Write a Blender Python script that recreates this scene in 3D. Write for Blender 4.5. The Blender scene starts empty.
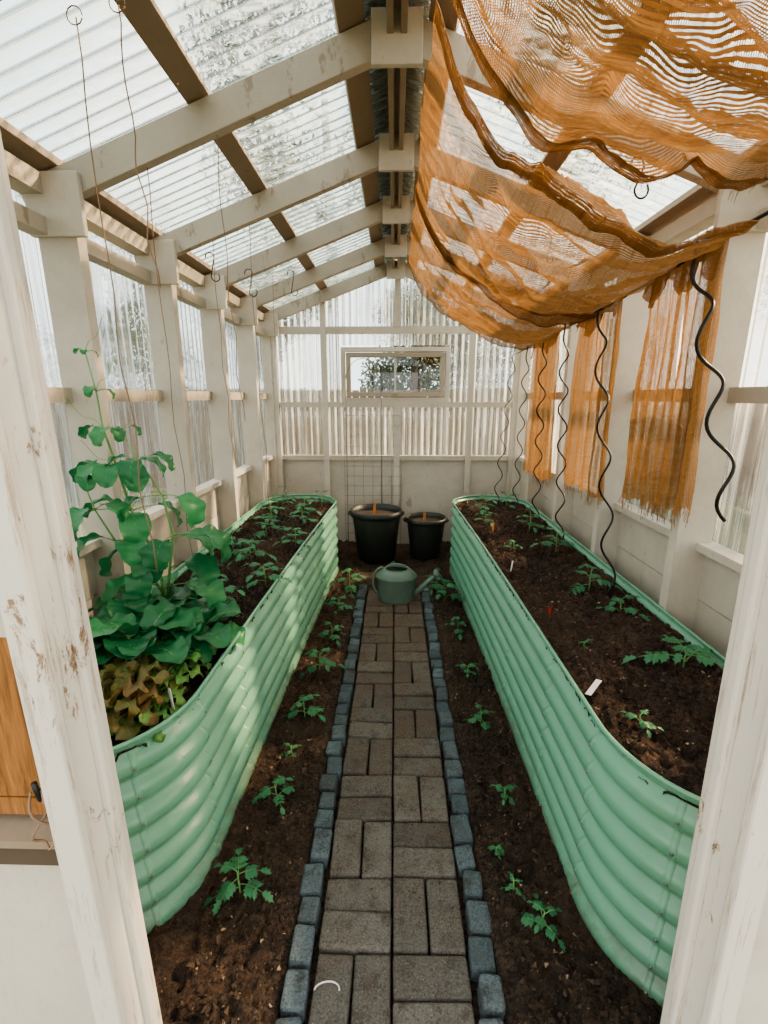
import bpy, math, random
from mathutils import Vector, Matrix, noise
random.seed(7)
R=random.random
def U(a,b): return a+(b-a)*random.random()
V=Vector
scene=bpy.context.scene
# ------------------------------------------------------------ node helpers
def newmat(name):
    m=bpy.data.materials.new(name); m.use_nodes=True
    nt=m.node_tree; nt.nodes.clear()
    out=nt.nodes.new('ShaderNodeOutputMaterial')
    return m,nt,out
def N(nt,t,**kw):
    n=nt.nodes.new(t)
    for k,v in kw.items(): setattr(n,k,v)
    return n
def L(nt,a,b): nt.links.new(a,b)
def ramp(nt,fac,stops):
    r=N(nt,'ShaderNodeValToRGB'); e=r.color_ramp.elements
    e[0].position=stops[0][0]; e[0].color=(*stops[0][1],1)
    e[1].position=stops[-1][0]; e[1].color=(*stops[-1][1],1)
    for p,c in stops[1:-1]:
        x=e.new(p); x.color=(*c,1)
    L(nt,fac,r.inputs[0]); return r.outputs[0]
def tex(nt,scale,detail=4,rough=.6,vec=None,dist=0):
    n=N(nt,'ShaderNodeTexNoise'); n.inputs['Scale'].default_value=scale
    n.inputs['Detail'].default_value=detail; n.inputs['Roughness'].default_value=rough
    n.inputs['Distortion'].default_value=dist
    if vec is not None: L(nt,vec,n.inputs['Vector'])
    return n.outputs[0]
def mapv(nt,src,scale):
    mp=N(nt,'ShaderNodeMapping'); mp.inputs['Scale'].default_value=scale
    L(nt,src,mp.inputs[0]); return mp.outputs[0]
def objco(nt,scale=None):
    tc=N(nt,'ShaderNodeTexCoord')
    if scale is None: return tc.outputs['Object']
    return mapv(nt,tc.outputs['Object'],scale)
def mixc(nt,f,a,b,mode='MIX'):
    m=N(nt,'ShaderNodeMix',data_type='RGBA',blend_type=mode)
    for s,v in ((m.inputs[0],f),(m.inputs[6],a),(m.inputs[7],b)):
        if hasattr(v,'is_output'): L(nt,v,s)
        elif isinstance(v,(int,float)): s.default_value=v
        else: s.default_value=(*v,1)
    return m.outputs[2]
def math_(nt,op,a,b=None,c=None):
    m=N(nt,'ShaderNodeMath',operation=op)
    for i,v in enumerate((a,b,c)):
        if v is None: continue
        if hasattr(v,'is_output'): L(nt,v,m.inputs[i])
        else: m.inputs[i].default_value=v
    return m.outputs[0]
def clampn(nt,f,a=0,b=1):
    cl=N(nt,'ShaderNodeClamp'); L(nt,f,cl.inputs[0]); cl.inputs[1].default_value=a; cl.inputs[2].default_value=b
    return cl.outputs[0]
def bump(nt,h,s=.3,d=.01):
    b=N(nt,'ShaderNodeBump'); b.inputs['Strength'].default_value=s; b.inputs['Distance'].default_value=d
    L(nt,h,b.inputs['Height']); return b.outputs[0]
def attr(nt,name='rnd'):
    a=N(nt,'ShaderNodeAttribute',attribute_name=name); return a.outputs['Fac']
def mixs(nt,f,a,b):
    m=N(nt,'ShaderNodeMixShader')
    if hasattr(f,'is_output'): L(nt,f,m.inputs[0])
    else: m.inputs[0].default_value=f
    L(nt,a,m.inputs[1]); L(nt,b,m.inputs[2]); return m.outputs[0]
def principled(nt,out,col,rough=.6,nrm=None,**kw):
    p=N(nt,'ShaderNodeBsdfPrincipled')
    if hasattr(col,'is_output'): L(nt,col,p.inputs['Base Color'])
    else: p.inputs['Base Color'].default_value=(*col,1)
    if hasattr(rough,'is_output'): L(nt,rough,p.inputs['Roughness'])
    else: p.inputs['Roughness'].default_value=rough
    if nrm is not None: L(nt,nrm,p.inputs['Normal'])
    for k,v in kw.items(): p.inputs[k].default_value=v
    if out: L(nt,p.outputs[0],out.inputs[0])
    return p

def m_white(name,base=(.60,.565,.51),dirt=(.26,.18,.12),amt=.5,grain=(6,6,1.2),chip=.62,stain=.35):
    m,nt,o=newmat(name)
    co=objco(nt); g=objco(nt,grain)
    n1=tex(nt,2.2,6,.7,co); n2=tex(nt,26,5,.7,g); n3=tex(nt,9,8,.75,mapv(nt,co,(1,1,.45))); n4=tex(nt,1.3,8,.8,co,1.0)
    c=mixc(nt,ramp(nt,n1,[(.35,(0,0,0)),(.75,(1,1,1))]),base,tuple(x*.78 for x in base))
    c=mixc(nt,ramp(nt,n4,[(.50,(0,0,0)),(.72,(stain,)*3)]),c,(.36,.30,.23))
    c=mixc(nt,ramp(nt,n2,[(.55,(0,0,0)),(.8,(.5,.5,.5))]),c,tuple(x*.6 for x in base))
    chips=ramp(nt,n3,[(chip,(0,0,0)),(chip+.04,(amt,amt,amt))])
    c=mixc(nt,chips,c,dirt)
    rv=ramp(nt,attr(nt),[(0,(.84,.82,.78)),(1,(1,1,1))])
    c=mixc(nt,1.0,c,rv,'MULTIPLY')
    principled(nt,o,c,.6,bump(nt,math_(nt,'SUBTRACT',n2,chips),.35,.003))
    return m
M_WHITE=m_white('white_painted_wood',(.68,.635,.565))
M_TRUSS=m_white('weathered_rafter_paint',(.54,.485,.41),(.24,.17,.11),.6,(1.5,6,6),.58,.5)
M_BEAM=m_white('weathered_beam_wood',(.44,.385,.31),(.22,.16,.11),.5)
M_PURLIN=m_white('shaded_purlin_wood',(.30,.23,.165),(.14,.10,.07),.4,(6,1,6))  # base colour browned to hold the shade under the roof sheets
def m_jamb():
    m,nt,o=newmat('peeling_paint_jamb'); co=objco(nt)
    base=(.70,.665,.605)
    n1=tex(nt,3,6,.7,co); g=tex(nt,16,6,.75,mapv(nt,co,(5,5,.35))); n3=tex(nt,7,9,.8,mapv(nt,co,(1.6,1.6,.7)),.6)
    big=tex(nt,1.6,3,.5,co)
    c=mixc(nt,n1,base,tuple(x*.82 for x in base))
    c=mixc(nt,ramp(nt,g,[(.57,(0,0,0)),(.63,(.6,)*3)]),c,(.34,.24,.17))
    th=math_(nt,'ADD',n3,math_(nt,'MULTIPLY',math_(nt,'SUBTRACT',big,.5),.35))
    ch=ramp(nt,th,[(.60,(0,0,0)),(.625,(1,1,1))]); ring=ramp(nt,th,[(.57,(0,0,0)),(.60,(.5,)*3)])
    c=mixc(nt,ring,c,(.62,.52,.42)); c=mixc(nt,ch,c,mixc(nt,n3,(.14,.08,.05),(.36,.23,.14)))
    principled(nt,o,c,.6,bump(nt,math_(nt,'SUBTRACT',math_(nt,'MULTIPLY',g,.3),ch),.5,.003)); return m
M_JAMB=m_jamb()

def m_plastic(name,axis,t=.30,refr=.35,rough=.16,tint=(.93,.97,.97),tl_c=(.62,.70,.72),df_c=(.42,.48,.49),hi=.85,rib=None,k=46,soft=1.0):
    m,nt,o=newmat(name)
    sc={'X':(1,k,k),'Y':(k,1.0,k),'Z':(k,k,1.0)}[axis]
    n=tex(nt,1.0,4,.7,objco(nt,sc),.3)
    sc2={'X':(.6,7,.6),'Z':(7,7,.8)}[axis]
    n2=tex(nt,1.6,6,.7,objco(nt,sc2))
    tr=N(nt,'ShaderNodeBsdfTransparent'); tr.inputs[0].default_value=(*tint,1)
    rf=N(nt,'ShaderNodeBsdfRefraction'); rf.inputs['IOR'].default_value=1.12; rf.inputs['Roughness'].default_value=rough; rf.inputs[0].default_value=(*tint,1)
    clear=mixs(nt,refr,tr.outputs[0],rf.outputs[0])
    tl=N(nt,'ShaderNodeBsdfTranslucent')
    df=N(nt,'ShaderNodeBsdfDiffuse')
    fc=math_(nt,'ADD',math_(nt,'MULTIPLY',n,.6),math_(nt,'MULTIPLY',n2,.6))
    L(nt,ramp(nt,fc,[(.45,tuple(x*(.55 if soft>=1 else .75) for x in tl_c)),(.75,tuple(min(1,x*1.15) for x in tl_c))]),tl.inputs[0])
    df.inputs[0].default_value=(*df_c,1)
    gl=N(nt,'ShaderNodeBsdfGlossy'); gl.inputs['Roughness'].default_value=.12
    milk=mixs(nt,.35,tl.outputs[0],df.outputs[0])
    lw=N(nt,'ShaderNodeLayerWeight'); lw.inputs[0].default_value=.35
    f=ramp(nt,n,[(.36,(t,)*3),(.50,(t+.15*soft,)*3),(.56,(t+.45*soft,)*3),(.68,(t+.75*soft,)*3)])  # streaks painted into the opacity, standing in for refraction through the corrugations
    f=math_(nt,'ADD',f,math_(nt,'MULTIPLY',lw.outputs['Facing'],.15))
    f=math_(nt,'ADD',f,math_(nt,'MULTIPLY',math_(nt,'SUBTRACT',n2,.5),.7))
    if rib:
        sp=N(nt,'ShaderNodeSeparateXYZ'); L(nt,objco(nt),sp.inputs[0])
        r=math_(nt,'SINE',math_(nt,'MULTIPLY',sp.outputs[1],6.2832/rib))
        f=math_(nt,'ADD',f,math_(nt,'MULTIPLY',r,.30))  # light and dark rib bands painted into the milkiness
    f=clampn(nt,f,.03,hi)
    s=mixs(nt,f,clear,milk)
    s=mixs(nt,math_(nt,'MULTIPLY',lw.outputs['Fresnel'],.35),s,gl.outputs[0])
    L(nt,s,o.inputs[0]); return m
M_ROOFSHEET=m_plastic('clear_roof_plastic','X',.12,.40,.12,(.82,.91,.925),(.54,.66,.68),(.32,.40,.41),rib=.07)
M_WALLSHEET=m_plastic('clear_wall_plastic','Z',.16,.60,.20,k=38,soft=.7)

def m_soil(name,dark=(.036,.022,.015),light=(.30,.190,.120)):
    m,nt,o=newmat(name); co=objco(nt)
    a=tex(nt,9,8,.8,co); b=tex(nt,70,7,.85,co); c_=tex(nt,2,3,.5,co)
    col=ramp(nt,a,[(.34,dark),(.70,light)])
    col=mixc(nt,ramp(nt,b,[(.42,(0,0,0)),(.56,(1,1,1))]),tuple(x*.4 for x in dark),col)
    col=mixc(nt,ramp(nt,c_,[(.45,(0,0,0)),(.7,(.45,.45,.45))]),col,(.26,.155,.095))
    v=N(nt,'ShaderNodeTexVoronoi'); v.inputs['Scale'].default_value=60; L(nt,co,v.inputs['Vector'])
    spk=ramp(nt,v.outputs['Distance'],[(.12,(.8,.8,.8)),(.2,(0,0,0))])
    rare=ramp(nt,tex(nt,25,2,.5,co),[(.52,(0,0,0)),(.6,(1,1,1))])
    col=mixc(nt,math_(nt,'MULTIPLY',spk,rare),col,(.46,.34,.23))
    h=math_(nt,'ADD',math_(nt,'MULTIPLY',a,1.5),b)
    principled(nt,o,col,.95,bump(nt,h,1.0,.045)); return m
M_SOIL=m_soil('garden_soil'); M_SOIL2=m_soil('bed_compost',(.034,.019,.014),(.27,.155,.10))

def m_simple(name,col,rough=.5,var=.15,scale=12,bs=.1,**kw):
    m,nt,o=newmat(name); n=tex(nt,scale,5,.6,objco(nt))
    c=mixc(nt,n,tuple(x*(1-var) for x in col),tuple(min(1,x*(1+var)) for x in col))
    principled(nt,o,c,rough,bump(nt,n,bs,.004),**kw); return m
def m_leaf(name,c1,c2,rough=.45,tr=.35):
    m,nt,o=newmat(name); n=tex(nt,30,3,.6,objco(nt))
    f=math_(nt,'ADD',math_(nt,'MULTIPLY',attr(nt),.7),math_(nt,'MULTIPLY',n,.4))
    c=mixc(nt,f,c1,c2)
    p=principled(nt,None,c,rough,bump(nt,n,.25,.004))
    t=N(nt,'ShaderNodeBsdfTranslucent'); L(nt,c,t.inputs[0])
    L(nt,mixs(nt,tr,p.outputs[0],t.outputs[0]),o.inputs[0]); return m
M_LEAF=m_leaf('tomato_leaf',(.030,.15,.075),(.10,.35,.165))
M_CHOI=m_leaf('pak_choi_leaf',(.010,.09,.032),(.04,.23,.080),.35,.2)
M_LETT=m_leaf('oak_lettuce_leaf',(.09,.20,.04),(.27,.13,.055),.5,.3)
M_LETT2=m_leaf('green_lettuce_leaf',(.08,.24,.05),(.22,.38,.10),.5,.3)
M_PEA=m_leaf('vine_leaf',(.018,.14,.055),(.065,.31,.12),.35,.3)
M_STEM=m_simple('green_stem',(.16,.34,.12),.5)
M_TREE=m_leaf('tree_leaf',(.030,.050,.022),(.10,.12,.055),.6,.3)
M_BARK=m_simple('tree_bark',(.09,.065,.045),.9)
M_BLACK=m_simple('black_metal',(.02,.021,.022),.4,.2,20,.05,Metallic=.4)
M_WIRE=m_simple('galvanised_wire',(.22,.23,.22),.4,.2,20,.05,Metallic=.6)
M_TWINE=m_simple('jute_twine',(.24,.155,.10),.9)
M_CHIP=m_simple('bark_chip',(.34,.23,.15),.9,.4)
M_POT=m_simple('black_plastic_pot',(.026,.030,.028),.45,.3,15,.1)
M_CAN=m_simple('green_painted_can',(.16,.23,.19),.5,.35,10,.1)
M_STAKE=m_simple('orange_wood_stake',(.55,.22,.07),.6)
M_RED=m_simple('red_plastic_label',(.55,.035,.02),.4)
M_LABEL=m_simple('white_plastic_label',(.78,.78,.75),.4,.05)
M_HUMUS=m_simple('pot_soil',(.07,.045,.03),.95,.5,60,.6)

def m_bed():
    m,nt,o=newmat('sage_green_steel'); co=objco(nt)
    a=tex(nt,3,4,.6,co); b=tex(nt,14,7,.75,co)
    c=mixc(nt,a,(.135,.335,.225),(.18,.405,.285))
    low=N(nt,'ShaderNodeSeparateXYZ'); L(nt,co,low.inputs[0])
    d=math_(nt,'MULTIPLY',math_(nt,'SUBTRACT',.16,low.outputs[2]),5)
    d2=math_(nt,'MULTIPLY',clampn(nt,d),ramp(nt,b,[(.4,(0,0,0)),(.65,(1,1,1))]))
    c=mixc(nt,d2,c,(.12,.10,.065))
    principled(nt,o,c,.30,bump(nt,b,.04,.002)); return m
M_BED=m_bed()

def m_paver(name,c1,c2,c3,dirt=0):
    m,nt,o=newmat(name); co=objco(nt)
    a=tex(nt,5,6,.7,co); b=tex(nt,160,4,.8,co); d=tex(nt,4,9,.85,co,.5); e=tex(nt,14,7,.8,co)
    c=mixc(nt,attr(nt),c1,c2)
    c=mixc(nt,ramp(nt,a,[(.45,(0,0,0)),(.7,(.7,.7,.7))]),c,c3)
    c=mixc(nt,ramp(nt,e,[(.50,(0,0,0)),(.64,(.8,.8,.8))]),c,tuple(x*.45 for x in c3))
    if dirt:
        sp=N(nt,'ShaderNodeSeparateXYZ'); L(nt,co,sp.inputs[0])
        f=math_(nt,'MULTIPLY',math_(nt,'SUBTRACT',sp.outputs[1],1.3),.32)
        f=math_(nt,'ADD',f,math_(nt,'MULTIPLY',math_(nt,'SUBTRACT',d,.5),3.8))
        c=mixc(nt,clampn(nt,f,0,.92),c,(.175,.105,.068))
    c=mixc(nt,ramp(nt,b,[(.35,(.75,.75,.75)),(.5,(0,0,0))]),c,tuple(x*.35 for x in c1))
    c=mixc(nt,ramp(nt,b,[(.56,(0,0,0)),(.7,(.5,.5,.5))]),c,tuple(min(1,x*1.9) for x in c2))
    principled(nt,o,c,.9,bump(nt,math_(nt,'ADD',math_(nt,'ADD',a,b),e),.8,.009)); return m
M_PAVER=m_paver('concrete_paver',(.120,.112,.10),(.235,.22,.195),(.15,.125,.10),1)
M_EDGE=m_paver('bluegrey_stone',(.085,.125,.145),(.17,.22,.245),(.10,.085,.068))

def m_cloth(name,c1,c2,p=.0055,cov=.50,band=.7):
    m,nt,o=newmat(name)
    uv=N(nt,'ShaderNodeUVMap'); sx=N(nt,'ShaderNodeSeparateXYZ'); L(nt,uv.outputs[0],sx.inputs[0])
    n=tex(nt,3,2,.5,uv.outputs[0]); nf=tex(nt,80,3,.6,uv.outputs[0])
    bv=tex(nt,1,5,.75,mapv(nt,uv.outputs[0],(2,60,1)))
    bu=tex(nt,1,5,.75,mapv(nt,uv.outputs[0],(60,2,1)))
    def thread(s,k):
        s2=math_(nt,'ADD',s,math_(nt,'MULTIPLY',n,.006)); 
        s2=math_(nt,'ADD',s2,math_(nt,'MULTIPLY',nf,.0018))
        return math_(nt,'DIVIDE',math_(nt,'PINGPONG',s2,k/2),k/2)
    tu=thread(sx.outputs[0],p); tv=thread(sx.outputs[1],p*1.15)
    def th(bn,k): 
        t=math_(nt,'ADD',1-cov+k,math_(nt,'MULTIPLY',math_(nt,'SUBTRACT',bn,.5),-band*2))
        return math_(nt,'ADD',t,math_(nt,'MULTIPLY',math_(nt,'SUBTRACT',nf,.5),.6))
    mx=math_(nt,'MAXIMUM',math_(nt,'GREATER_THAN',tu,th(bu,.05)),math_(nt,'GREATER_THAN',tv,th(bv,0)))
    c=mixc(nt,ramp(nt,bv,[(.3,(0,0,0)),(.7,(1,1,1))]),c1,c2)
    c=mixc(nt,ramp(nt,bu,[(.5,(0,0,0)),(.7,(.5,.5,.5))]),c,tuple(x*.6 for x in c1))
    df=N(nt,'ShaderNodeBsdfDiffuse'); L(nt,c,df.inputs[0])
    tl=N(nt,'ShaderNodeBsdfTranslucent'); L(nt,c,tl.inputs[0])
    tr=N(nt,'ShaderNodeBsdfTransparent')
    a=mixs(nt,.38,df.outputs[0],tl.outputs[0])
    L(nt,mixs(nt,mx,tr.outputs[0],a),o.inputs[0]); return m
M_CLOTH=m_cloth('brown_jute_net',(.19,.088,.034),(.42,.222,.092),.0052,.57,.62)
M_CLOTH2=m_cloth('orange_jute_curtain',(.25,.12,.042),(.45,.255,.105),.0045,.64,.6)
M_HEM=m_simple('jute_hem',(.30,.155,.065),.9,.4,60,.5)

def m_fence():
    m,nt,o=newmat('fence_wood'); n=tex(nt,4,6,.7,objco(nt,(6,6,.8)))
    c=mixc(nt,n,(.13,.085,.055),(.30,.21,.135)); c=mixc(nt,1.0,c,ramp(nt,attr(nt),[(0,(.6,.6,.6)),(1,(1,1,1))]),'MULTIPLY')
    principled(nt,o,c,.8,bump(nt,n,.3,.01)); return m
M_FENCE=m_fence()
m,nt,o=newmat('lawn_grass'); n=tex(nt,3,8,.8,objco(nt)); principled(nt,o,mixc(nt,n,(.05,.07,.025),(.16,.15,.07)),.95,bump(nt,n,.6,.05)); M_GRASS=m
m,nt,o=newmat('varnished_pine'); n=tex(nt,5,6,.7,objco(nt,(20,20,1.5)),1.0)
principled(nt,o,mixc(nt,ramp(nt,n,[(.3,(0,0,0)),(.65,(1,1,1))]),(.10,.038,.014),(.38,.17,.058)),.4,bump(nt,n,.2,.004)); M_PINE=m
M_GLASS,nt,o=newmat('window_glass')
tr=N(nt,'ShaderNodeBsdfTransparent'); tr.inputs[0].default_value=(.92,.96,.96,1); gl=N(nt,'ShaderNodeBsdfGlossy'); gl.inputs['Roughness'].default_value=.03
fr=N(nt,'ShaderNodeFresnel'); L(nt,mixs(nt,fr.outputs[0],tr.outputs[0],gl.outputs[0]),o.inputs[0])

# ------------------------------------------------------------ mesh builder
class MB:
    def __init__(s): s.v=[];s.f=[];s.m=[];s.r=[];s.sm=[];s.uv=None
    def add(s,vs,fs,mat=0,rnd=None,smooth=False):
        b=len(s.v); s.v.extend([tuple(x) for x in vs])
        if rnd is None: rnd=R()
        for f in fs:
            s.f.append(tuple(b+i for i in f)); s.m.append(mat); s.r.append(rnd); s.sm.append(smooth)
    def box(s,c,d,mat=0,rot=None,rnd=None):
        x,y,z=[q/2 for q in d]; c=V(c)
        vs=[V((i,j,k)) for i in(-x,x) for j in(-y,y) for k in(-z,z)]
        if rot is not None: vs=[rot@q for q in vs]
        s.add([q+c for q in vs],[(0,1,3,2),(4,6,7,5),(0,4,5,1),(2,3,7,6),(0,2,6,4),(1,5,7,3)],mat,rnd)
    def box2(s,a,b,mat=0,rnd=None):
        s.box([(a[i]+b[i])/2 for i in range(3)],[abs(b[i]-a[i]) for i in range(3)],mat,None,rnd)
    def beam(s,a,b,w,h,mat=0,up=(0,0,1)):
        a=V(a);b=V(b);d=b-a;l=d.length;d.normalize();x=d.cross(V(up)).normalized();z=x.cross(d)
        rot=Matrix((x,d,z)).transposed()
        s.box((a+b)/2,(w,l,h),mat,rot)
    def tube(s,pts,r,n=6,mat=0,rnd=None,cap=True):
        pts=[V(p) for p in pts]; k=len(pts)
        rs=r if isinstance(r,(list,tuple)) else [r]*k
        vs=[]; ref=None
        for i,p in enumerate(pts):
            t=(pts[min(i+1,k-1)]-pts[max(i-1,0)])
            if t.length<1e-9: t=V((0,0,1))
            t.normalize()
            if ref is None:
                ref=t.orthogonal().normalized()
            ref=(ref-t*ref.dot(t))
            if ref.length<1e-6: ref=t.orthogonal()
            ref.normalize(); q=t.cross(ref)
            for j in range(n):
                a=2*math.pi*j/n; vs.append(p+(ref*math.cos(a)+q*math.sin(a))*rs[i])
        fs=[(i*n+j,i*n+(j+1)%n,(i+1)*n+(j+1)%n,(i+1)*n+j) for i in range(k-1) for j in range(n)]
        if cap: fs+= [tuple(range(n))[::-1],tuple((k-1)*n+j for j in range(n))]
        s.add(vs,fs,mat,rnd,True)
    def lathe(s,prof,c,n=32,mat=0,sx=1,sy=1,smooth=True):
        c=V(c); vs=[];k=len(prof)
        for r,z in prof:
            for j in range(n):
                a=2*math.pi*j/n; vs.append(c+V((r*sx*math.cos(a),r*sy*math.sin(a),z)))
        fs=[(i*n+j,i*n+(j+1)%n,(i+1)*n+(j+1)%n,(i+1)*n+j) for i in range(k-1) for j in range(n)]
        s.add(vs,fs,mat,None,smooth)
    def grid(s,fn,nu,nv,mat=0,rnd=None,smooth=True):
        vs=[fn(i/nu,j/nv) for i in range(nu+1) for j in range(nv+1)]
        fs=[(i*(nv+1)+j,(i+1)*(nv+1)+j,(i+1)*(nv+1)+j+1,i*(nv+1)+j+1) for i in range(nu) for j in range(nv)]
        s.add(vs,fs,mat,rnd,smooth)
    def make(s,name,mats,bevel=0,uvs=None,solid=0):
        me=bpy.data.meshes.new(name); me.from_pydata(s.v,[],s.f)
        for m in mats: me.materials.append(m)
        me.polygons.foreach_set('material_index',s.m)
        me.polygons.foreach_set('use_smooth',s.sm)
        at=me.attributes.new('rnd','FLOAT','FACE'); at.data.foreach_set('value',s.r)
        if uvs:
            l=me.uv_layers.new(name='UVMap')
            for i,lp in enumerate(me.loops): l.data[i].uv=uvs[lp.vertex_index]
        me.update()
        o=bpy.data.objects.new(name,me); scene.collection.objects.link(o)
        if bevel:
            b=o.modifiers.new('b','BEVEL'); b.width=bevel; b.segments=2; b.limit_method='ANGLE'; b.angle_limit=math.radians(50)
        return o
def fbm(x,y,z=0,o=4):
    return noise.fractal(V((x,y,z)),.9,2.1,o)

# ------------------------------------------------------------ dimensions
TR=[1.23,1.97,2.74,3.48,4.23,4.96]
SL=.366; ang=math.atan(SL)
def roofz(x): return 2.83-SL*abs(x)
nrm=lambda sg:V((sg*math.sin(ang),0,math.cos(ang)))

# ------------------------------------------------------------ floor
b=MB()
def gz(x,y):
    e=min(1,max(0,(abs(x)-.30)/.06))
    return -.010+e*(.022+.026*fbm(x*5,y*5,1)+.022*fbm(x*22,y*22,5,3)+.011*fbm(x*60,y*60,5,2))
b.grid(lambda u,v:V((-1.34+2.68*u,.62+4.4*v,gz(-1.34+2.68*u,.62+4.4*v)-(.035 if abs(-1.34+2.68*u)<.3 and .62+4.4*v<3.70 else 0))),280,460)
b.make('floor',[M_SOIL])
b=MB(); b.grid(lambda u,v:V((-30+60*u,-20+60*v,-.07)),4,4); b.make('lawn',[M_GRASS])

# brick path, basket weave
b=MB()
g=.007; cell=.224; y=.36; row=0
while y<3.72:
    for cidx in (0,1):
        x0=-.224+cidx*cell
        for k in (0,1):
            dz=U(-.008,.005)
            ry=Matrix.Rotation(U(-.03,.03),3,'Z')
            if (row+cidx)%2==0:
                b.box((x0+cell/4+k*cell/2,y+cell/2,-.035+dz),(cell/2-g,cell-g,.07),0,ry@Matrix.Rotation(U(-.03,.03),3,'X'))
            else:
                b.box((x0+cell/2,y+cell/4+k*cell/2,-.035+dz),(cell-g,cell/2-g,.07),0,ry@Matrix.Rotation(U(-.03,.03),3,'Y'))
    y+=cell; row+=1
b.make('brick_path',[M_PAVER],.009)
b=MB()
for sg in(-1,1):
    y=.36
    while y<3.75:
        l=U(.085,.125)
        b.box((sg*(.268+U(-.006,.006)),y+l/2,-.038+U(-.012,.006)),(.070+U(-.008,.004),l-.012,.10),0,Matrix.Rotation(U(-.10,.10),3,'Z')@Matrix.Rotation(U(-.12,.12),3,'Y'))
        y+=l
b.make('stone_path_edging',[M_EDGE],.010)

# ------------------------------------------------------------ side walls
def side_wall(sg,name):
    b=MB()
    z=-.05
    for h in (.26,.26,.26,.23):
        b.box2((sg*1.345,.60,z+.002),(sg*1.372,5.06,z+h-.002),0); z+=h
    b.box2((sg*1.30,.6,.955),(sg*1.385,5.03,.99),0)
    for y in TR[:-1]+[4.99]:
        b.box2((sg*1.212,y-.025,0),(sg*1.362,y+.03,2.34),0)
    b.box2((sg*1.325,.6,1.575),(sg*1.375,5.03,1.635),2)
    b.box2((sg*1.305,.6,2.19),(sg*1.375,5.03,2.25),2)
    b.box2((sg*1.30,.6,2.325),(sg*1.385,5.03,2.395),2)
    b.grid(lambda u,v:V((sg*(1.395+.011*math.sin(u*4.45/.066*2*math.pi)),.58+4.47*u,.93+1.44*v)),540,2,3)
    return b.make(name,[M_WHITE,M_BEAM,M_TRUSS,M_WALLSHEET])
side_wall(-1,'wall_left'); side_wall(1,'wall_right')

# back wall
b=MB()
xs=[-1.37,-.73,.02,.78,1.37]
for i in range(4):
    b.box2((xs[i]+.002,5.035,-.05),(xs[i+1]-.002,5.06,.97),0)
b.box2((-1.34,5.0,.935),(1.34,5.05,.985),0)
b.box2((-1.34,4.99,1.49),(1.34,5.04,1.545),0)
b.box2((-1.34,4.99,2.215),(1.34,5.04,2.285),0)
for x in xs[1:4]:
    zt=roofz(x)-.02
    if abs(x)<.1:
        b.box2((x-.03,4.98,2.28),(x+.03,5.03,zt),0); b.box2((x-.03,4.98,0),(x+.03,5.03,1.5),0)
    else: b.box2((x-.03,4.98,0),(x+.03,5.03,zt),0)
for sg in(-1,1): b.box2((sg*1.26,4.95,0),(sg*1.345,5.03,2.32),0)
def bk(x0,x1,z0,z1f,n):
    b.grid(lambda u,v:V((x0+(x1-x0)*u,5.065+.010*math.sin((x0+(x1-x0)*u)/.066*2*math.pi),z0+(z1f(x0+(x1-x0)*u)-z0)*v)),n,2,1)
bk(-1.4,-.56,.93,lambda x:roofz(x)+.1,110); bk(.56,1.4,.93,lambda x:roofz(x)+.1,110)
bk(-.56,.56,.93,lambda x:1.52,140); bk(-.56,.56,2.11,lambda x:roofz(x)+.1,140)
b.make('wall_back',[M_WHITE,M_WALLSHEET])
b=MB()
def frame(x0,x1,z0,z1,y0,y1,w,mt=0):
    b.box2((x0,y0,z0),(x1,y1,z0+w),mt);b.box2((x0,y0,z1-w),(x1,y1,z1),mt)
    b.box2((x0,y0,z0+w),(x0+w,y1,z1-w),mt);b.box2((x1-w,y0,z0+w),(x1,y1,z1-w),mt)
frame(-.56,.56,1.545,2.09,5.0,5.07,.045)
frame(-.505,.505,1.60,2.035,4.985,5.05,.045,2)
b.box2((-.012,5.01,1.64),(.012,5.03,2.0),0)
b.box2((-.46,5.018,1.64),(-.012,5.022,1.99),1); b.box2((.012,5.018,1.64),(.46,5.022,1.99),1)
b.box2((-.03,4.97,1.60),(.03,4.985,1.63),2)
b.make('window_1',[M_WHITE,M_GLASS,M_BEAM],.004)

# front wall and door frame (the frame leans very slightly)
b=MB()
for sg,xi in((-1,-.421),(1,.477)):
    b.box2((xi,.515,0),(xi+sg*.03,.60,2.06),0)
    b.box2((xi-sg*.006,.497,0),(xi+sg*.034,.515,2.06),0)
    b.box2((xi-sg*.012,.555,0),(xi+sg*.002,.575,2.06),0)
b.box2((-.50,.497,2.06),(.56,.60,2.18),0)
b.v=[(x-.015*(z-.5),y,z) for x,y,z in b.v]
b.make('door_frame',[M_JAMB],.004)
b=MB()
for x0,x1 in((-1.38,-.458),(.514,1.38)):
    b.box2((x0,.54,0),(x1,.59,.93),0); b.box2((x0,.53,.93),(x1,.60,.97),3); b.box2((x0,.52,.972),(x1,.60,.985),1)
    b.box2((x0,.55,1.0),(x1,.58,1.03),2); b.box2((x0,.55,1.033),(x1,.58,1.29),2); b.box2((x0,.54,1.295),(x1,.59,1.39),0)
    b.grid(lambda u,v:V((x0+(x1-x0)*u,.57+.01*math.sin((x0+(x1-x0)*u)/.066*6.283),1.39+(roofz(x0+(x1-x0)*u)-1.36)*v)),120,2,4)
b.grid(lambda u,v:V((-.55+1.13*u,.57+.01*math.sin((-.55+1.13*u)/.066*6.283),2.17+(roofz(-.55+1.13*u)-2.14)*v)),120,2,4)
b.make('wall_front',[M_WHITE,M_PURLIN,M_PINE,M_BARK,M_WALLSHEET])
b=MB()
pts=[V((-.478+.014*math.sin(a*.9),.505+.006*math.cos(a*2),1.04+.045*math.cos(a*.45))) for a in [i*.5 for i in range(28)]]
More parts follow.
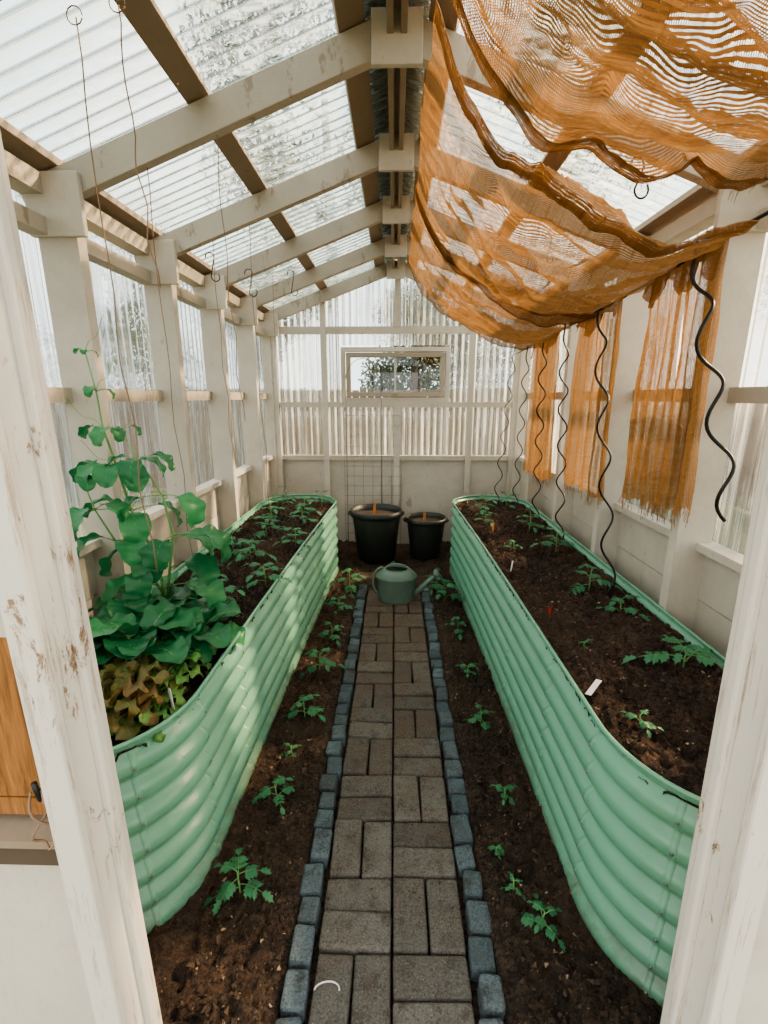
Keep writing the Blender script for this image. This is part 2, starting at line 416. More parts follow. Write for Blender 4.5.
b.tube(pts,.0018,6); b.tube([(-.478,.54,1.07),(-.478,.51,1.07),(-.478,.505,1.10)],.004,8,1); b.make('rope_latch',[M_TWINE,M_BLACK])

# ------------------------------------------------------------ roof
b=MB()
def rs(sg):
    def f(u,v):
        yy=.40+4.82*u; x=1.50*v; off=.105+.011*math.sin(yy/.07*2*math.pi)
        p=V((sg*x,yy,roofz(x)))+nrm(sg)*off; return p
    return f
for sg in(-1,1): b.grid(rs(sg),560,3,0)
b.make('ceiling',[M_ROOFSHEET])
for i,y in enumerate([.58]+TR):
    b=MB()
    for sg in(-1,1):
        b.beam((sg*.01,y,roofz(.01)-.004),(sg*1.40,y,roofz(1.40)-.004),.045,.11,0,(0,0,1))
        if y>.6:
            b.box2((sg*1.165,y-.050,2.185),(sg*1.375,y-.026,2.40),1)
    b.box2((-.088,y-.052,2.705),(.088,y-.028,2.865),1)
    b.make('roof_truss',[M_TRUSS,M_WHITE],.003)
b=MB()
for sg in(-1,1):
    for xc,w,mt in((.135,.10,0),(.69,.085,0),(1.27,.08,0)):
        p=V((sg*xc,0,roofz(xc)))+nrm(sg)*.076
        a=p.copy();a.y=.45;c=p.copy();c.y=5.1
        b.beam(a,c,w,.04,mt,nrm(sg))
    b.box2((sg*.012,.5,2.79),(sg*.035,5.05,2.93),0)
b.make('roof_purlins',[M_PURLIN],.003)
b=MB(); 
b.beam((-.0,.4,2.96),(0,5.22,2.96),.06,.02); 
for sg in(-1,1):
    b.beam(V((sg*.07,.4,2.945)),V((sg*.07,5.22,2.945)),.15,.012,0,nrm(sg))
b.make('roof_ridge_cap',[M_BEAM])

# ------------------------------------------------------------ raised beds
XN={-1:.630,1:.60}; XF={-1:.53,1:.525}; XO=1.20
def outline(sg,near,far,n_arc=26,n_st=60,off=0):
    xin_n,xin_f,xo=XN[sg],XF[sg],XO
    pts=[]
    rn=(xo-xin_n)/2; cn=(xo+xin_n)/2; rf=(xo-xin_f)/2; cf=(xo+xin_f)/2
    rn2=rn*1.12
    for i in range(n_arc):
        a=-math.pi*i/n_arc; pts.append(((cn+(rn+off)*math.cos(a)),near+rn2+(rn2+off)*math.sin(a)))
    for i in range(n_st):
        t=i/n_st; bul=.012*math.sin(math.pi*t)
        pts.append((xin_n-off+bul+(xin_f-xin_n)*t,near+rn2+(far-rf-near-rn2)*t))
    for i in range(n_arc):
        a=math.pi-math.pi*i/n_arc; pts.append((cf+(rf+off)*math.cos(a),far-rf+(rf+off)*math.sin(a)))
    for i in range(n_st):
        t=i/n_st; pts.append((xo+off,far-rf+(near+rn2-far+rf)*t))
    return [(sg*x,y) for x,y in pts]
RIM=.675
PW=.095
def wav(z):
    ph=(z/PW)%1.0
    w=.0150*math.sin(2*math.pi*ph)+.0035*math.sin(4*math.pi*ph+1.57)
    k=min(1,max(0,(RIM-.012-z)/.02)); return w*k
def bed(sg,near,far):
    b=MB()
    nz=90; o0=outline(sg,near,far); n=len(o0); vs=[]
    nr=[]
    for i in range(n):
        a=V((*o0[i-1],0)); c=V((*o0[(i+1)%n],0)); t=(c-a).normalized(); nr.append(V((t.y,-t.x,0)))
    cx=sum(p[0] for p in o0)/n
    if nr[46].x*(o0[46][0]-cx)<0: nr=[-q for q in nr]
    for j in range(nz+1):
        z=-.04+(RIM+.04)*j/nz; w=wav(z)
        for i in range(n): vs.append(V((o0[i][0],o0[i][1],z))+nr[i]*w)
    fs=[(j*n+i,j*n+(i+1)%n,(j+1)*n+(i+1)%n,(j+1)*n+i) for j in range(nz) for i in range(n)]
    b.add(vs,fs,0,.5,True)
    ring=[V((p[0],p[1],RIM)) for i,p in enumerate(o0)]
    b.tube(ring+[ring[0],ring[1]],.0065,8,1,.5,False)
    idx=[5,12,19,26]+[26+int(60*t) for t in (.14,.34,.54,.74,.94)]+[94,104]
    for i in idx:
        p=o0[i%n]; nn=nr[i%n]; t=V((-nn.y,nn.x,0))
        svs=[]
        for j in range(nz+1):
            z=-.04+(RIM-.005+.04)*j/nz; w=wav(z)
            for s_,e in((-.009,.0003),(-.008,.0014),(.008,.0014),(.009,.0003)):
                svs.append(V((p[0],p[1],z))+nn*(w+e)+t*s_)
        b.add(svs,[(j*4+q,j*4+q+1,(j+1)*4+q+1,(j+1)*4+q) for j in range(nz) for q in range(3)],0,.5,True)
        for q in range(8):
            z=PW*(q+.25)
            if z<RIM-.03:
                c=V((p[0],p[1],z))+nn*.0135
                b.tube([c-nn*.003,c+nn*.002,c+nn*.004],[.0055,.005,.0015],8,2)
    for i in range(2,n,7):
        p=o0[i]; nn=nr[i]; c=V((p[0],p[1],RIM-.014))
        b.tube([c-nn*.003,c+nn*.002,c+nn*.004],[.0045,.004,.0015],8,2)
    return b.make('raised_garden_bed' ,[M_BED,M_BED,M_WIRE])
NL,NR=1.00,.86
bed(-1,NL,4.42); bed(1,NR,4.42)
def soilh(x,y): return .628+.035*fbm(x*3,y*3,7)+.028*fbm(x*16,y*16,2,3)+.018*fbm(x*45,y*45,3,2)
def bedsoil(sg,near,far,name):
    b=MB(); xin_n,xin_f,xo=XN[sg],XF[sg],XO
    def f(u,v):
        y=near+.008+(far-near-.016)*v
        rn=(xo-xin_n)/2; rf=(xo-xin_f)/2; rn2=rn*1.12
        t=(y-near-rn2)/(far-rf-near-rn2)
        if t<0:
            dy=(near+rn2-y)/1.12; h=math.sqrt(max(0,rn*rn-dy*dy)); c=(xo+xin_n)/2
        elif t>1:
            dy=y-(far-rf); h=math.sqrt(max(0,rf*rf-dy*dy)); c=(xo+xin_f)/2
        else:
            a=xin_n+.012*math.sin(math.pi*t)+(xin_f-xin_n)*t; h=(xo-a)/2; c=(xo+a)/2
        x=c+max(0,h-.009)*(2*u-1)
        e=min(h*(1-abs(2*u-1)),y-near,far-y)
        return V((sg*x,y,min(soilh(sg*x,y),RIM-.030+.5*e)))
    b.grid(f,100,480,0); return b.make(name,[M_SOIL2])
bedsoil(-1,NL,4.42,'bed_soil'); bedsoil(1,NR,4.42,'bed_soil')
b=MB()
def crumb(x,y,z,s,mat):
    vs=[V((U(-1,1),U(-1,1),U(-.2,1)))*s+V((x,y,z)) for _ in range(5)]
    b.add(vs,[(0,1,2),(0,2,3),(0,3,4),(1,2,4),(0,1,4),(2,3,4),(1,2,3)],mat)
for i in range(11000):
    sg=random.choice((-1,1)); q=R(); mt=0 if q<.45 else (1 if q<.56 else 2)
    if R()<.5:
        x=sg*U(.32,.60); y=U(.7,4.8); crumb(x,y,gz(x,y),U(.002,.013)*(1 if mt!=1 else .7),mt)
    else:
        x=sg*U(.64,1.17); y=U(1.15,4.2); crumb(x,y,soilh(x,y),U(.002,.014)*(1 if mt!=1 else .7),mt)
for i in range(900):
    x=U(-.22,.22); y=.7+3*R()**.6; crumb(x,y,.004,U(.002,.006),random.choice((0,2)))
b.make('soil_crumbs',[M_HUMUS,M_CHIP,M_SOIL])

# ------------------------------------------------------------ shade cloth
def cloth(name,Y0,Y1,zw,sag,folds,xr=.10,slant=0,seed=0,mid=.05,edge=0):
    b=MB(); nu,nv=150,130
    def f(u,v):
        x=xr+(1.15-xr)*(u**1.05)
        y=Y0+(Y1-Y0)*v
        y+= slant*(1-v)*(1-u)
        zz0=zw(y); z=2.70+(zz0-2.70)*u - 4*u*(1-u)*(sag+mid*math.sin(math.pi*v))-.09*math.sin(math.pi*min(1,u*2))*(1-u)
        fl=math.sin(v*folds*6.283+2.2*math.sin(u*3+seed)+3*fbm(u*1.2,v*2,seed))
        z+=.036*(1-2*abs(fl)**.7)*(.4+.6*math.sin(math.pi*u))
        ph=u*34+4*fbm(u*2.5,v*1.5,seed+4); am=max(0,.5+.9*fbm(u*3,v*3,seed+2))
        z+=.020*math.sin(ph)*math.exp(-u*2.2)*am*(.3+.7*math.sin(math.pi*min(1,v*1.0+.05)))
        x+=.018*math.sin(ph+1.5)*math.exp(-u*2.6)*am
        z+=.045*fbm(x*2.5,y*2.5,seed)
        z+=.010*fbm(u*4,v*14,seed+3)
        e=min(v,1-v)*(Y1-Y0)
        if e<.14: z-=.03*(1-e/.14)**2*math.sin(math.pi*u); y+=(.05 if v<.5 else -.05)*(1-e/.14)*fbm(u*3.2,seed,3)
        y+=.03*fbm(u*2.2,v*.5,seed+9)
        return V((x,y,z))
    b.grid(f,nu,nv,0)
    uvs=[(i/nu*1.45,(j/nv)*(Y1-Y0)*1.1) for i in range(nu+1) for j in range(nv+1)]
    for e,dr in((0,1),(1,-1)):
        def h(u,v):
            p=f(u,e); w=.07*(1+.7*fbm(u*4,seed,e))
            return V((p.x,p.y+dr*w*math.sin(v*2.6),p.z-.010*math.sin(v*math.pi)-.004))
        b.grid(h,90,6,0)
        uvs+=[(i/90*1.45+.31,j/6*.08+.17) for i in range(91) for j in range(7)]
        pts=[f(i/90,e) for i in range(91)]
        n0=len(b.v); b.tube(pts,[.0018+.0008*math.sin(i*1.7) for i in range(91)],6,1); uvs+= [(0,0)]*(len(b.v)-n0)
        for _ in range(60):
            u=R(); p=f(u,e); n0=len(b.v)
            b.tube([p,p+V((U(-.01,.01),-dr*U(.0,.02),-U(.005,.03)))],.0007,3,1); uvs+=[(0,0)]*(len(b.v)-n0)
    return b.make(name,[M_CLOTH,M_HEM],0,uvs)
wirez=lambda y: 2.17-.058*(y-1.6) - .03*math.sin(math.pi*min(1,max(0,(y-1.0)/3.2)))
cloth('burlap_shade_cloth',.66,1.50,lambda y:2.26,.225,2.5,seed=1.0,mid=.03)
cloth('burlap_shade_cloth',1.66,2.98,wirez,.195,3,slant=-.03,seed=2.3,mid=.06)
cloth('burlap_shade_cloth',2.85,4.15,wirez,.155,3,seed=5.1,mid=.07)
b=MB(); b.tube([(1.15+.004*math.sin(i*2),.62+3.65*i/60,wirez(.62+3.65*i/60)+.004) for i in range(61)],.007,8); 
b.tube([(1.15,4.27,wirez(4.27)),(1.16,4.6,2.0),(1.17,4.90,2.0)],.004,6)
b.make('black_support_wire',[M_BLACK])
def curtain(y0,y1,zb,fn,seed):
    b=MB(); nu,nv=100,50
    def f(u,v):
        y=y0+(y1-y0)*(.5+(u-.5)*(.92+.10*v)); z0=wirez(y)+.008; z=z0+(zb-z0)*v+.04*v*fbm(u*7,seed)
        x=1.163+.022*math.sin(u*fn*6.283+seed+.6*math.sin(v*3))*(.4+.6*v)+.018*fbm(u*4,v*2,seed)
        return V((x,y,z))
    b.grid(f,nu,nv,0)
    uvs=[(i/nu*(y1-y0)*1.6,j/nv*1.2) for i in range(nu+1) for j in range(nv+1)]
    def g_(u,v):
        p=f(u,v*.0); return V((p.x-.012-.02*v+.01*math.sin(u*20),p.y,p.z-.09*v*(1+.5*math.sin(u*9+seed))))
    b.grid(g_,40,6,0); uvs+=[(i/40*(y1-y0)*1.6,j/6*.1) for i in range(41) for j in range(7)]
    for _ in range(50):
        u=R(); p=f(u,1); n0=len(b.v)
        b.tube([p,p+V((U(-.01,.01),U(-.01,.01),-U(.02,.07)))],.0010,4,1); uvs+=[(0,0)]*(len(b.v)-n0)
    return b.make('burlap_curtain',[M_CLOTH2,M_HEM],0,uvs)
curtain(1.84,2.06,1.14,3,1); curtain(2.04,2.36,1.12,4,2); curtain(2.58,3.20,1.04,5,3); curtain(3.50,4.14,.98,5,5)

# ------------------------------------------------------------ spirals, hooks, strings
def spiral(a,c,r=.026,turns=5,th=.0055):
    b=MB(); a=V(a);c=V(c);d=(c-a).normalized();p=d.orthogonal().normalized();q=d.cross(p)
    n=int(turns*16); pts=[]
    for i in range(n+1):
        t=i/n; rr=r*min(1,t*8); an=t*turns*6.283
        pts.append(a+(c-a)*t+(p*math.cos(an)+q*math.sin(an))*rr)
    pts=[a+V((0,0,.03))]+pts
    b.tube(pts,th,7); return b.make('spiral_plant_stake',[M_BLACK])
spiral((1.10,1.92,2.12),(1.17,1.60,1.18),.032,3.4,.0065)
spiral((1.09,2.72,2.08),(1.10,2.24,.62),.030,5)
spiral((1.09,3.22,2.03),(1.12,3.05,.62),.028,6,.005)
spiral((1.09,3.65,2.0),(1.10,3.55,.62),.028,6,.005)
spiral((1.09,4.08,1.98),(1.05,4.0,.62),.026,6,.0045)
spiral((1.0,4.15,1.98),(.90,4.08,.62),.026,6,.004)
def shook(p,h=.10,r=.022,th=.003,yaw=0):
    b=MB(); pts=[]
    for i in range(13): 
        a=math.radians(200-i*200/12); pts.append(V((r*math.cos(a),0,h/2-r+r*math.sin(a)+0)))
    for i in range(13):
        a=math.radians(180+i*220/12); pts.append(V((r*1.0+ r*math.cos(a)+0,0,-h/2+r+r*math.sin(a))))
    rot=Matrix.Rotation(yaw,3,'Z'); b.tube([rot@q+V(p) for q in pts],th,6); return b.make('s_hook',[M_BLACK])
shook((1.15,1.52,2.09),.20,.035,.0055,.4)
shook((.80,1.80,2.31),.12,.026,.0035,.2)
shook((-.93,3.2,2.30),.16,.024,.003); shook((-1.0,2.74,2.28),.14,.022,.003,.5)
shook((-.72,3.48,2.36),.16,.022,.003,.3); shook((.80,2.74,2.36),.14,.022,.003,.5); shook((.55,3.0,2.42),.14,.022,.003,.5)
for x,y,z1 in((-.80,1.40,1.05),(-.70,1.42,1.9),(-.93,1.97,.72),(-.78,2.74,.75),(-.66,1.97,1.5),(-.98,2.74,1.2),(-.85,3.48,.7),(.80,1.80,2.37)):
    b=MB(); z0=roofz(x)-.02
    b.tube([(x+.006*math.sin(i*1.3)+.03*(i/16)**2,y+.006*math.cos(i*1.7),z0+(z1-z0)*i/16) for i in range(17)],.0018,5)
    b.tube([(x+.02*math.cos(a),y,z0+.0+.02*math.sin(a)) for a in [k*.6 for k in range(11)]],.0016,5)
    b.make('hanging_twine',[M_TWINE])

# ------------------------------------------------------------ pots, can, trellis
def pot(x,y,r,h):
    b=MB()
    pr=[(0,.002),(r*.72,0),(r*.76,.01),(r*.95,h*.86),(r*.95,h*.87),(r*1.02,h*.88),(r*1.03,h),(r*.98,h),(r*.95,h*.9),(r*.93,h*.86)]
    b.lathe(pr,(x,y,.01),40,0)
    b.lathe([(r*.935,h*.87),(r*.6,h*.89),(r*.2,h*.90),(0,h*.90)],(x,y,.01),40,1)
    for s in(-1,1):
        b.tube([(x+s*r*1.02,y-.05,h*.93),(x+s*r*1.10,y-.03,h*.95),(x+s*r*1.10,y+.03,h*.95),(x+s*r*1.02,y+.05,h*.93)],.010,8,0)
    b.beam((x-.02,y-.02,h*.85),(x-.015,y-.02,h*1.16),.026,.012,2,(0,1,0))
    return b.make('black_plant_pot',[M_POT,M_HUMUS,M_STAKE])
pot(-.18,4.52,.250,.50); pot(.32,4.58,.200,.41)
b=MB()
cx,cy=.02,3.52
b.lathe([(0,.004),(.118,0),(.122,.008),(.128,.03),(.138,.19),(.145,.20),(.143,.21),(.10,.255),(.085,.262),(.085,.268),(.078,.266),(.078,.25)],(cx,cy,.0),36,0,1.15,.95)
b.tube([(cx+.13,cy,.05),(cx+.18,cy-.005,.08),(cx+.25,cy-.01,.155),(cx+.31,cy-.015,.215)],[.030,.024,.018,.014],12,0)
b.tube([(cx+.298,cy-.015,.203),(cx+.318,cy-.017,.223),(cx+.335,cy-.018,.236)],[.014,.034,.038],16,0)
b.tube([(cx-.10+.0,cy,.262)]+[(cx-.105-.085*math.sin(a),cy,.15+.125*math.cos(a)) for a in [.25+i*.25 for i in range(10)]]+[(cx-.148,cy,.05)],.0095,10,0)
b.tube([(cx-.09*math.cos(a),cy,.255+.045*math.sin(a)) for a in [i*math.pi/12 for i in range(13)]],.0075,10,0)
b.make('watering_can',[M_CAN])
b=MB()
y=4.90
for i in range(7):
    x=-.53+i*.10; b.tube([(x,y,.02),(x,y-.0,1.42)],.0022,5)
for j in range(13): b.tube([(-.53,y-.004,.15+j*.105),(.07,y-.004,.15+j*.105)],.0022,5)
b.tube([(-.50,4.86,.02),(-.50,4.86,1.75)]+[(-.32-.18*math.cos(a),4.86,1.75+.22*math.sin(a)) for a in [i*math.pi/10 for i in range(1,10)]]+[(-.14,4.86,1.75),(-.14,4.86,.02)],.0035,6)
b.make('wire_trellis',[M_WIRE])

# ------------------------------------------------------------ plants
def leaflet(b,base,d,up,Ln,W,mat=0,curl=.35,lobed=.3,fold=.25,rnd=None,n=7):
    d=d.normalized(); side=d.cross(up).normalized(); up=side.cross(d).normalized(); vs=[]
    for i in range(n+1):
        t=i/n; p=base+d*(Ln*t)-up*(curl*Ln*t*t)
        w=W*max(.0,math.sin(math.pi*min(1,(t*.94+.04))**.85))**.8*(1+lobed*(1 if i%2 else -1)*(0 if i in(0,n) else 1))
        if i==n: w=W*.03
        fw=d*(Ln*.07*(1 if i%2 else 0))
        vs+= [p-side*w+up*(fold*w)+fw, p, p+side*w+up*(fold*w)+fw]
    fs=[]
    for i in range(n): a=i*3; fs+=[(a,a+1,a+4,a+3),(a+1,a+2,a+5,a+4)]
    b.add(vs,fs,mat,rnd,True)
def compound(b,base,az,el,Ln,mat=0,stemmat=1,pairs=3):
    d0=V((math.cos(az)*math.cos(el),math.sin(az)*math.cos(el),math.sin(el))); pts=[]
    for i in range(7):
        t=i/6; pts.append(base+d0*Ln*t+V((0,0,-.45*Ln*t*t)))
    b.tube(pts,[.0022*(1-.6*i/6)*(.6+Ln*3) for i in range(7)],5,stemmat)
    r0=R()
    for k in range(pairs):
        t=.38+.5*k/pairs; i=min(5,int(t*6)); p=pts[i].lerp(pts[i+1],t*6-i); dd=(pts[i+1]-pts[i]).normalized()
        sd=dd.cross(V((0,0,1))).normalized(); s=Ln*(.36-.03*k)
        for sg in(-1,1):
            leaflet(b,p,(sd*sg*1.0+dd*.45+V((0,0,U(-.1,.15)))),V((0,0,1)),s*U(.85,1.1),s*.26,mat,.3,.32,.2,r0*.7+R()*.3)
    leaflet(b,pts[-1],(pts[-1]-pts[-2])+V((0,0,.02*Ln)),V((0,0,1)),Ln*.44,Ln*.13,mat,.3,.32,.2,r0*.7+R()*.3)
def seedling(x,y,z,h,Ln,nl,name='tomato_seedling',mat=None,pairs=3):
    b=MB(); top=V((x+U(-.01,.01),y+U(-.01,.01),z+h)); base=V((x,y,z-.015))
    b.tube([base,base.lerp(top,.5)+V((U(-.004,.004),0,0)),top],[.004,.0032,.002],6,1)
    a=U(0,6.28)
    for i in range(nl):
        t=.35+.65*i/(nl-1 if nl>1 else 1); p=base.lerp(top,t)
        compound(b,p,a,U(.15,.6)+.5*(t-.4),Ln*(1.1-.45*t)*U(.85,1.15),0,1,pairs); a+=2.4+U(-.3,.3)
    return b.make(name,[mat or M_LEAF,M_STEM])
for x,y,h,l in((-.50,1.18,.09,.11),(-.47,1.55,.09,.10),(-.45,2.05,.10,.11),(-.44,2.45,.11,.12),(-.42,2.85,.10,.12),(-.41,3.25,.12,.13),(-.38,3.7,.15,.17),(-.46,1.80,.04,.05),
               (.46,1.10,.06,.075),(.40,1.20,.05,.04),(.46,1.57,.05,.06),(.44,2.02,.08,.08),(.43,2.45,.07,.08),(.44,2.95,.10,.10),(.40,3.45,.15,.17),(.36,3.75,.14,.15),(-.02,3.95,.12,.14),(.38,1.36,.03,.04)):
    seedling(x,y,gz(x,y),h,l,6)
for i,(x,y,h,l) in enumerate(((-.80,2.02,.10,.13),(-.68,2.30,.12,.13),(-1.0,2.25,.13,.14),(-.85,2.60,.12,.13),(-1.0,2.75,.13,.14),(-.66,2.95,.13,.13),(-.90,3.15,.14,.14),(-.70,3.45,.14,.13),(-.98,3.6,.16,.15),(-.78,3.9,.17,.15),(-1.0,4.05,.18,.14),(-.66,4.1,.13,.12))):
    seedling(x,y,soilh(x,y),h,l,7)
for x,y,h,l,n in((1.05,1.53,.07,.17,5),(.76,1.24,.03,.06,4),(1.06,2.02,.08,.12,5),(1.00,2.25,.12,.13,6),(.78,1.75,.02,.04,4),(1.03,2.85,.14,.13,7),(.78,2.95,.08,.09,5),(1.0,3.35,.14,.13,7),(.72,3.6,.13,.11,6),(.80,3.98,.16,.14,7),(1.0,4.1,.15,.13,6)):
    seedling(x,y,soilh(x,y),h,l,n)

def broadleaf(b,base,az,el,stem,Ln,W,mat,ruf=.04,rnd=None,lobe=0,bend=1.0,stemmat=1,stemr=.006):
    h=V((math.cos(az),math.sin(az),0)); 
    pts=[];p=V(base);e=el
    for i in range(5):
        pts.append(p.copy()); p=p+(h*math.cos(e)+V((0,0,math.sin(e))))*(stem/4); e-=.08*bend
    b.tube(pts,[stemr*(1-.12*i) for i in range(5)],6,stemmat)
    p=pts[-1]; side=V((-h.y,h.x,0)); n=14; mm=5; vs=[]; ph=U(0,6); mid=[]
    for i in range(n+1):
        t=i/n; d=(h*math.cos(e)+V((0,0,math.sin(e)))); up=side.cross(d)*-1
        if up.z<0 and abs(e)<1.57: up=-up
        w=W*(math.sin(math.pi*min(1,t*.9+.07))**.6)
        if lobe: w*=1+lobe*math.sin(t*22+ph)
        if i==n: w*=.35
        for j in range(-mm,mm+1):
            s=j/mm; rf=ruf*abs(s)**1.5*math.sin(t*17+ph+ (2 if s>0 else 0))
            cup=.28*w*s*s
            vs.append(p+side*(w*s)+up*(cup+rf*W*4)+up*(.014*abs(math.sin(t*14-abs(s)*3))*(1-abs(s))*W*4))
        mid.append(p+up*.0012)
        p=p+d*(Ln/n); e-=.12*bend
    k=2*mm+1
    fs=[(i*k+j,i*k+j+1,(i+1)*k+j+1,(i+1)*k+j) for i in range(n) for j in range(k-1)]
    b.add(vs,fs,mat,rnd,True)
    b.tube(mid[:-2],[stemr*.45*(1-.06*i) for i in range(len(mid)-2)],5,stemmat)
for (x,y,n,s) in((-.96,1.56,16,1.15),(-.82,1.66,13,.95),(-1.03,1.76,11,.95),(-.90,1.48,12,.9)):
    b=MB(); a=0
    for i in range(n):
        t=i/n
        broadleaf(b,(x+.015*math.cos(a),y+.015*math.sin(a),soilh(x,y)-.01),a,1.50-.70*(1-t)-.05,.12*s*U(.9,1.2),.16*s*U(.85,1.1),.070*s,0,.03,None,0,.85,1,.008)
        a+=2.4
    b.make('pak_choi_plant',[M_CHOI,M_STEM])
for (x,y,n,s,mt) in((-.86,1.22,32,1.2,M_LETT),(-.98,1.34,22,1.15,M_LETT2),(-.78,1.36,20,1.0,M_LETT2),(-.95,1.16,20,1.1,M_LETT2),(-1.03,1.24,18,1.0,M_LETT),(-.77,1.22,16,.85,M_LETT2),(-.88,1.34,18,1.2,M_LETT)):
    b=MB(); a=R()*6
    for i in range(n):
        t=i/n
        broadleaf(b,(x,y,soilh(x,y)-.01),a,1.5-.72*(1-t),.06*s,.13*s*U(.8,1.15),.024*s,0,.14,None,.48,.9,1,.003)
        a+=2.4
    b.make('oakleaf_lettuce',[mt,M_STEM])
b=MB()
ox=-.09
stem=[(-.90+ox,1.86,.62),(-.90+ox,1.85,.80),(-.93+ox,1.84,.98),(-.98+ox,1.82,1.15),(-1.0+ox,1.80,1.32),(-1.03+ox,1.79,1.48),(-1.03+ox,1.78,1.62),(-1.05+ox,1.78,1.76)]
b.tube(stem,[.008,.0075,.007,.006,.005,.004,.003,.002],8,1)
stem2=[(-.90+ox,1.86,.72),(-.85+ox,1.82,.90),(-.81+ox,1.8,1.05),(-.83+ox,1.79,1.22),(-.90+ox,1.78,1.36),(-.96+ox,1.78,1.48)]
b.tube(stem2,[.006,.006,.005,.004,.003,.002],8,1)
stem3=[(-.90+ox,1.86,.75),(-.93+ox,1.78,.92),(-1.0+ox,1.72,1.05),(-1.05+ox,1.70,1.18),(-1.08+ox,1.70,1.30)]
b.tube(stem3,[.006,.005,.004,.003,.002],8,1)
def big(p,az,el,st,ln,w): broadleaf(b,p,az,el,st,ln,w,0,.03,None,0,1.1,1,.003)
sp=[(0,-.6,.14,.15,.065),(0,2.6,.10,.13,.06),(1,-.2,.15,.17,.075),(1,-2.4,.12,.16,.07),(1,-1.8,.1,.15,.06),(2,.2,.14,.17,.075),(2,-2.9,.10,.15,.07),(2,-1.2,.08,.14,.06),(3,-2.6,.12,.16,.065),(3,.5,.10,.14,.055),(3,-1.0,.10,.14,.055),(3,-2.9,.08,.13,.055),(4,-.7,.09,.13,.052),(4,-2.9,.08,.12,.05),(4,-2.0,.07,.12,.045),(4,.3,.09,.12,.05),(4,-1.3,.09,.12,.045),(5,-.4,.05,.07,.028),(5,3.0,.05,.07,.028),(6,.2,.03,.05,.018),(6,2.6,.03,.05,.018),(6,-1.5,.03,.045,.017),(7,.4,.02,.035,.012),(7,3.0,.02,.035,.012),(7,-1.2,.01,.03,.012)]
for i,a,st,ln,w in sp: big(stem[i],a,U(.2,.7),st,ln,w)
for i,a,st,ln,w in ((1,-.3,.10,.16,.072),(2,.1,.10,.19,.085),(2,-1.6,.08,.13,.06),(3,-.3,.08,.15,.06),(3,-2.5,.08,.14,.055),(4,.1,.05,.11,.042),(4,-1.4,.05,.11,.042),(4,-2.6,.05,.11,.042),(5,1.0,.04,.06,.02),(5,-1.8,.06,.09,.035)):
    big(stem2[i],a,U(.1,.6),st,ln,w)
for i,a,st,ln,w in ((1,-1.3,.06,.12,.05),(2,-.6,.06,.13,.052),(2,-2.4,.05,.12,.048),(3,-.2,.05,.11,.045),(3,-1.7,.05,.11,.042),(4,-.8,.03,.08,.03),(4,2.2,.03,.07,.026)):
    big(stem3[i],a,U(.2,.7),st,ln,w)
for i in(3,4,5,6,7):
    p=V(stem[i]); dx=random.choice((-1,1))
    b.tube([p+V((dx*.012*k,-.004*k,.012*k+.012*math.sin(k*.9))) for k in range(10)],.0012,4,1)
b.make('climbing_pea_plant',[M_PEA,M_STEM])
for x,y in((-1.02,2.05),(-1.02,1.95)):
    b=MB(); 
    for i in range(6): broadleaf(b,(x,y,soilh(x,y)),i*1.05+.3,U(.7,1.2),U(.1,.16),.11,.05,0,.02,None,0,1.0,1,.003)
    b.make('squash_seedling',[M_PEA,M_STEM])

def label(p,d,L_,w,mat,name='plant_label'):
    b=MB(); d=V(d).normalized(); p=V(p)
    b.beam(p,p+d*L_,w,.002,0,(0,.3,1)); return b.make(name,[mat],.0006)
label((.63,1.34,.662),(.45,.45,.12),.085,.020,M_LABEL)
label((-.68,1.24,.66),(-.15,.1,1),.07,.016,M_LABEL)
label((-.70,1.92,.63),(-.35,.1,.75),.07,.012,M_RED); label((.70,1.95,.63),(.1,.1,1),.05,.012,M_RED)
label((.66,2.5,.64),(.2,.3,.8),.06,.012,M_LABEL); label((-.95,1.50,.64),(.2,-.3,.8),.06,.012,M_RED)
label((.72,3.3,.64),(.1,.1,1),.07,.014,M_STAKE)
b=MB(); b.tube([(-.175+.03*math.cos(a)*(1+a*.1),.93+.02*math.sin(a),.008) for a in [i*.35 for i in range(10)]],.0022,6); b.make('twine_scrap',[M_LABEL])

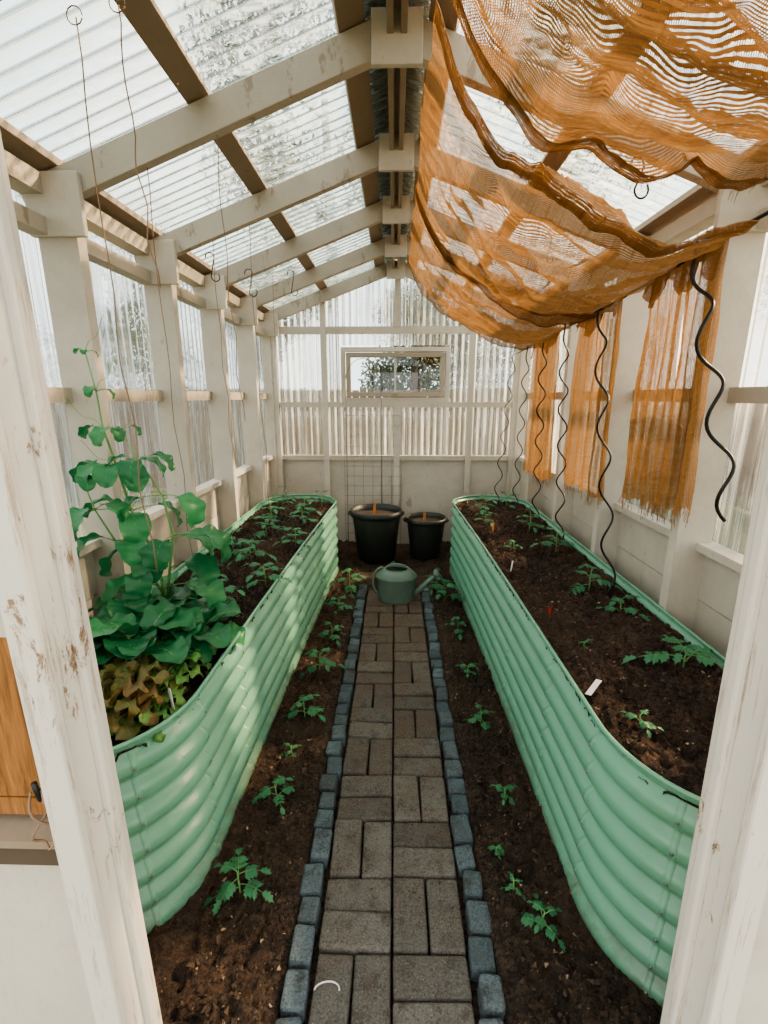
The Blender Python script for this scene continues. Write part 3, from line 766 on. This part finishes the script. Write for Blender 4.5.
# ------------------------------------------------------------ outdoors
b=MB()
x=-9
while x<9:
    w=.13; b.box((x,8.3,.85+U(-.02,.02)),(w-.012,.02,1.75),0); x+=w
b.box((0,8.34,.5),(18,.04,.09),0); b.box((0,8.34,1.4),(18,.04,.09),0)
y=-3
while y<8.3:
    b.box((5.2,y,.85),(.02,.118,1.75),0); b.box((-6.5,y,.85),(.02,.118,1.75),0); y+=.13
b.make('wooden_fence',[M_FENCE])
def tree(x,y,h,r,n=1500,base=1.2):
    b=MB(); b.tube([(x,y,-.1),(x+.1,y,h*.4),(x,y,h*.75)],[.16,.12,.05],8,1)
    bl=[(V((x+U(-r,r)*.6,y+U(-r,r)*.6,base+(h-base)*U(.1,.95))),r*U(.35,.6)) for _ in range(10)]
    for c,rr in bl: b.tube([V((x,y,c.z-.5)),c],[.04,.015],5,1)
    for i in range(n*4):
        c,rr=random.choice(bl); d=V((random.gauss(0,1),random.gauss(0,1),random.gauss(0,1))).normalized()*rr*(.4+.6*R())
        p=c+d; a=V((U(-1,1),U(-1,1),U(-1,1))).normalized(); q=a.orthogonal().normalized(); s=U(.035,.08)
        b.add([p-a*s,p+q*s*.5,p+a*s,p-q*s*.5],[(0,1,2,3)],0)
    return b.make('garden_tree',[M_TREE,M_BARK])
tree(-2.8,11,4.2,1.4); tree(1.6,12.5,5.6,1.8,2000); tree(3.6,10.6,6.0,1.7,2000); tree(-6.5,11.5,5.2,1.8)
tree(7.3,8.5,5.6,1.6,2000); tree(3.7,3.4,3.4,.8,1500,.7); tree(-8.5,7.5,4.0,1.5); tree(-9,3.5,3.6,1.5)
tree(-1.4,10.5,10.5,2.6,4500,4.2); tree(3.0,9.8,9.5,2.2,3500,4.5); tree(.4,11.5,4.0,1.3,1500,1.5)

# ------------------------------------------------------------ light
w=bpy.data.worlds.new('World'); scene.world=w; w.use_nodes=True; nt=w.node_tree; nt.nodes.clear()
o=N(nt,'ShaderNodeOutputWorld'); bg=N(nt,'ShaderNodeBackground'); L(nt,bg.outputs[0],o.inputs[0])
tc=N(nt,'ShaderNodeTexCoord'); n=tex(nt,2.2,5,.6,tc.outputs['Generated'],.5)
L(nt,ramp(nt,n,[(.35,(.69,.81,.85)),(.6,(1.0,.96,.89))]),bg.inputs[0]); bg.inputs[1].default_value=2.15
s=bpy.data.lights.new('sun','SUN'); s.energy=21; s.angle=math.radians(2); s.color=(1,.68,.42)
so=bpy.data.objects.new('sun',s); scene.collection.objects.link(so)
so.rotation_euler=(V((.95,.42,.72))).to_track_quat('Z','Y').to_euler()

# ------------------------------------------------------------ camera
cam=bpy.data.cameras.new('camera'); cam.lens=16.4; cam.sensor_width=36; cam.clip_start=.02; cam.clip_end=200
co=bpy.data.objects.new('camera',cam); scene.collection.objects.link(co)
co.location=(0,0,1.6); co.rotation_euler=(math.radians(90-13.9),0,math.radians(1.32))
scene.camera=co
scene.view_settings.view_transform='AgX'
try: scene.view_settings.look='AgX - Medium High Contrast'
except Exception: pass
scene.view_settings.exposure=.40
